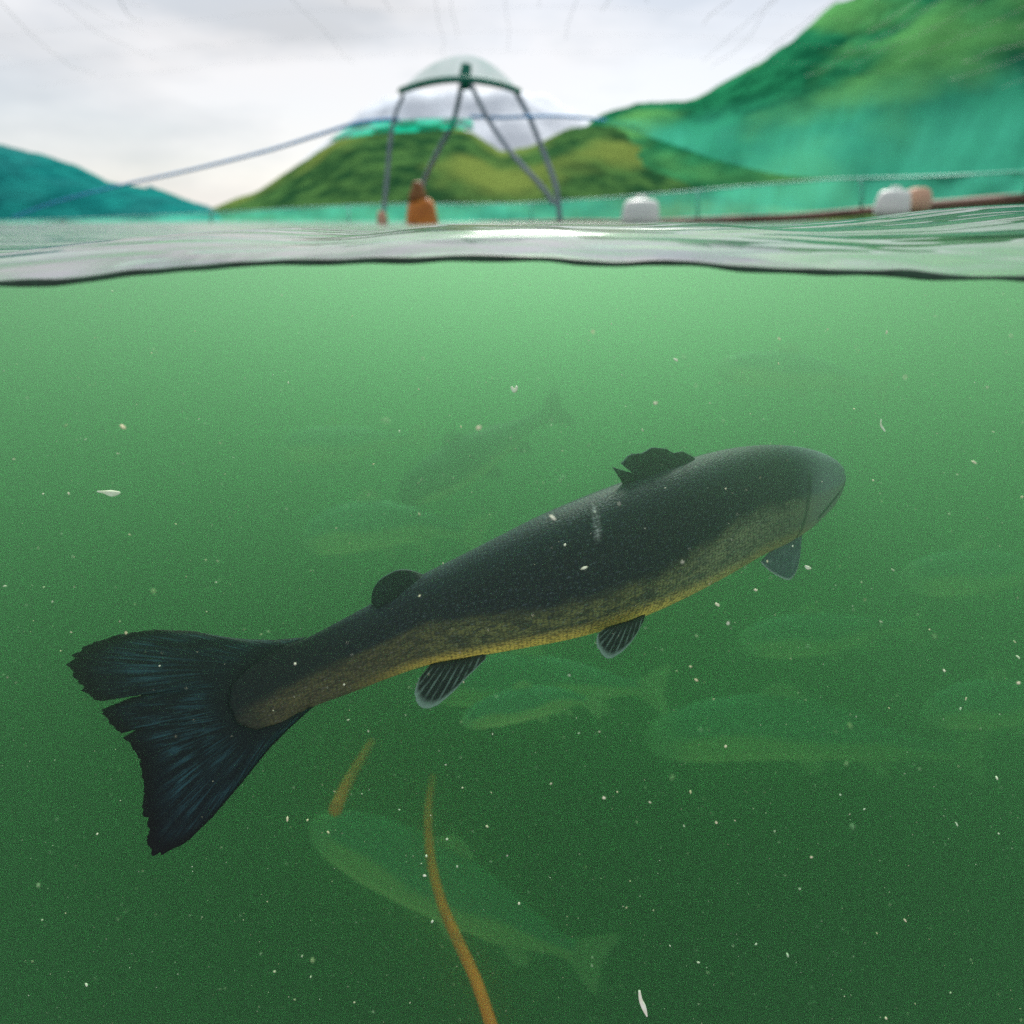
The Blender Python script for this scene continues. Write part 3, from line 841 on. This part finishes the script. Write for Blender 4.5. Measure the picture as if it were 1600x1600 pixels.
far_fish("faint salmon just below the large one's belly, its rear under the anal fin gap", [(720, 1130, 1.20), (770, 1112, 1.20), (830, 1098, 1.20), (885, 1092, 1.22), (915, 1096, 1.23)], 26, m_g, m_gf)
far_fish("faint pale salmon under the dim dark-backed one at upper centre", [(470, 850, 1.34), (520, 832, 1.34), (590, 820, 1.36), (660, 822, 1.38), (720, 832, 1.41)], 40, m_g, m_gf)
far_fish("faint salmon leaving the right edge beside the arched salmon's tail", [(1440, 1120, 1.38), (1500, 1105, 1.38), (1570, 1098, 1.41), (1640, 1100, 1.41), (1700, 1105, 1.41)], 38, m_g, m_gf)
far_fish("faint salmon heading left just above the large salmon's head", [(1120, 575, 1.41), (1170, 578, 1.41), (1240, 580, 1.45), (1310, 590, 1.49), (1360, 600, 1.49)], 30, m_g, m_gf)

# ropes under water
m_rope = simple_mat("orange_rope", (0.90, 0.17, 0.02), (0.65, 0.12, 0.02), 40, 0.8, 0.5)
rp = tube("rope", catmull([P(*p) for p in [(676, 1215, 1.41), (669, 1270, 1.21), (673, 1340, 1.07), (690, 1410, 0.97), (718, 1475, 0.91), (745, 1535, 0.86), (775, 1625, 0.79)]], 60), [0.0075] * 60, m_rope)
tag(rp, "long orange-brown rope curving down to the bottom edge", "rope")
rp = tube("rope", catmull([P(*p) for p in [(580, 1160, 1.41), (562, 1190, 1.26), (542, 1225, 1.14), (524, 1265, 1.05)]], 30), [0.008 + 0.003 * i / 29 for i in range(30)], m_rope)
tag(rp, "short orange-brown rope end left of the long rope", "rope")

# ---------------------------------------------------------------- specks adrift
m_spk = simple_mat("pale_specks", (0.85, 0.86, 0.74), (0.70, 0.62, 0.40), 8, 0.7)
V, F = [], []
PH = (1 + 5 ** .5) / 2
ICV = [Vector(v).normalized() for v in [(-1, PH, 0), (1, PH, 0), (-1, -PH, 0), (1, -PH, 0), (0, -1, PH), (0, 1, PH), (0, -1, -PH), (0, 1, -PH), (PH, 0, -1), (PH, 0, 1), (-PH, 0, -1), (-PH, 0, 1)]]
ICF = [(0, 11, 5), (0, 5, 1), (0, 1, 7), (0, 7, 10), (0, 10, 11), (1, 5, 9), (5, 11, 4), (11, 10, 2), (10, 7, 6), (7, 1, 8), (3, 9, 4), (3, 4, 2), (3, 2, 6), (3, 6, 8), (3, 8, 9), (4, 9, 5), (2, 4, 11), (6, 2, 10), (8, 6, 7), (9, 8, 1)]
rs = random.Random(11)
def blob(c, r, st):
    ax = Vector((rs.gauss(0, 1), rs.gauss(0, 1), rs.gauss(0, 1))).normalized()
    b = len(V)
    for v in ICV:
        k = v.dot(ax)
        V.append(c + (v * r + ax * (k * r * (st - 1))) * (1 + 0.25 * rs.uniform(-1, 1)))
    for f in ICF: F.append(tuple(b + q for q in f))
for i in range(20000):
    y = rs.uniform(0.30, 1.5)
    x = rs.uniform(-1.25, 1.25) * (0.3 + y * .75)
    z = rs.uniform(-1.5, -0.03) * (0.3 + y * .75)
    r = 0.00017 + 0.0008 * rs.random() ** 11
    blob(Vector((x, y, z)), r, rs.uniform(1, 2.6))
for px, py, d, rr in ((1328, 1133, .95, .004), (1322, 1193, .9, .0035), (1332, 1291, .95, .0045), (603, 658, 1.1, .008), (1050, 1215, 1.0, .004), (240, 925, .9, .004), (1460, 235 + 760, 1.0, .004),
                      (1095, 1140, 1.1, .004), (60, 1383, .8, .003), (488, 1500, .8, .003), (880, 745, 1.1, .004), (1262, 1010, 1.0, .003)):
    blob(P(px, py, d), rr * .8, 1.4)
sp = mesh_obj("suspended_specks", V, F, m_spk)
tag(sp, "tiny pale specks drifting through the green water", "specks", kind='stuff')
m_flk = simple_mat("white_flake", (0.85, 0.86, 0.78), (0.75, 0.72, 0.6), 200, 0.7)
def flake(pts, rad, label):
    o = tube("flake", catmull([P(*p) for p in pts], 16), catmull([(r,) for r in rad], 16) and [q[0] for q in catmull([(r,) for r in rad], 16)], m_flk, seg=8)
    tag(o, label, "flake", "larger pale flakes adrift")
D = 0.49
flake([(152, 768, D), (163, 769, D), (175, 771, D), (187, 770, D)], [0.0005, 0.0012, 0.0024, 0.001], "oblong white flake adrift near the left edge above the tail")
flake([(799, 604, D), (801, 608, D), (804, 611, D), (807, 606, D), (806, 603, D)], [0.0008, 0.0012, 0.0014, 0.0012, 0.0006], "small heart-shaped white flake adrift below the waterline at centre")
flake([(999, 1548, D), (1001, 1562, D), (1006, 1574, D), (1011, 1588, D)], [0.0008, 0.0014, 0.0018, 0.0005], "long thin white flake near the bottom edge")
flake([(1377, 655, D), (1376, 663, D), (1379, 669, D), (1383, 674, D)], [0.0004, 0.0006, 0.0008, 0.0005], "thin curled white flake adrift right of the salmon's snout")
flake([(1258, 884, D), (1262, 887, D), (1267, 888, D)], [0.0006, 0.0014, 0.0006], "white flake beside the salmon's pectoral fin")
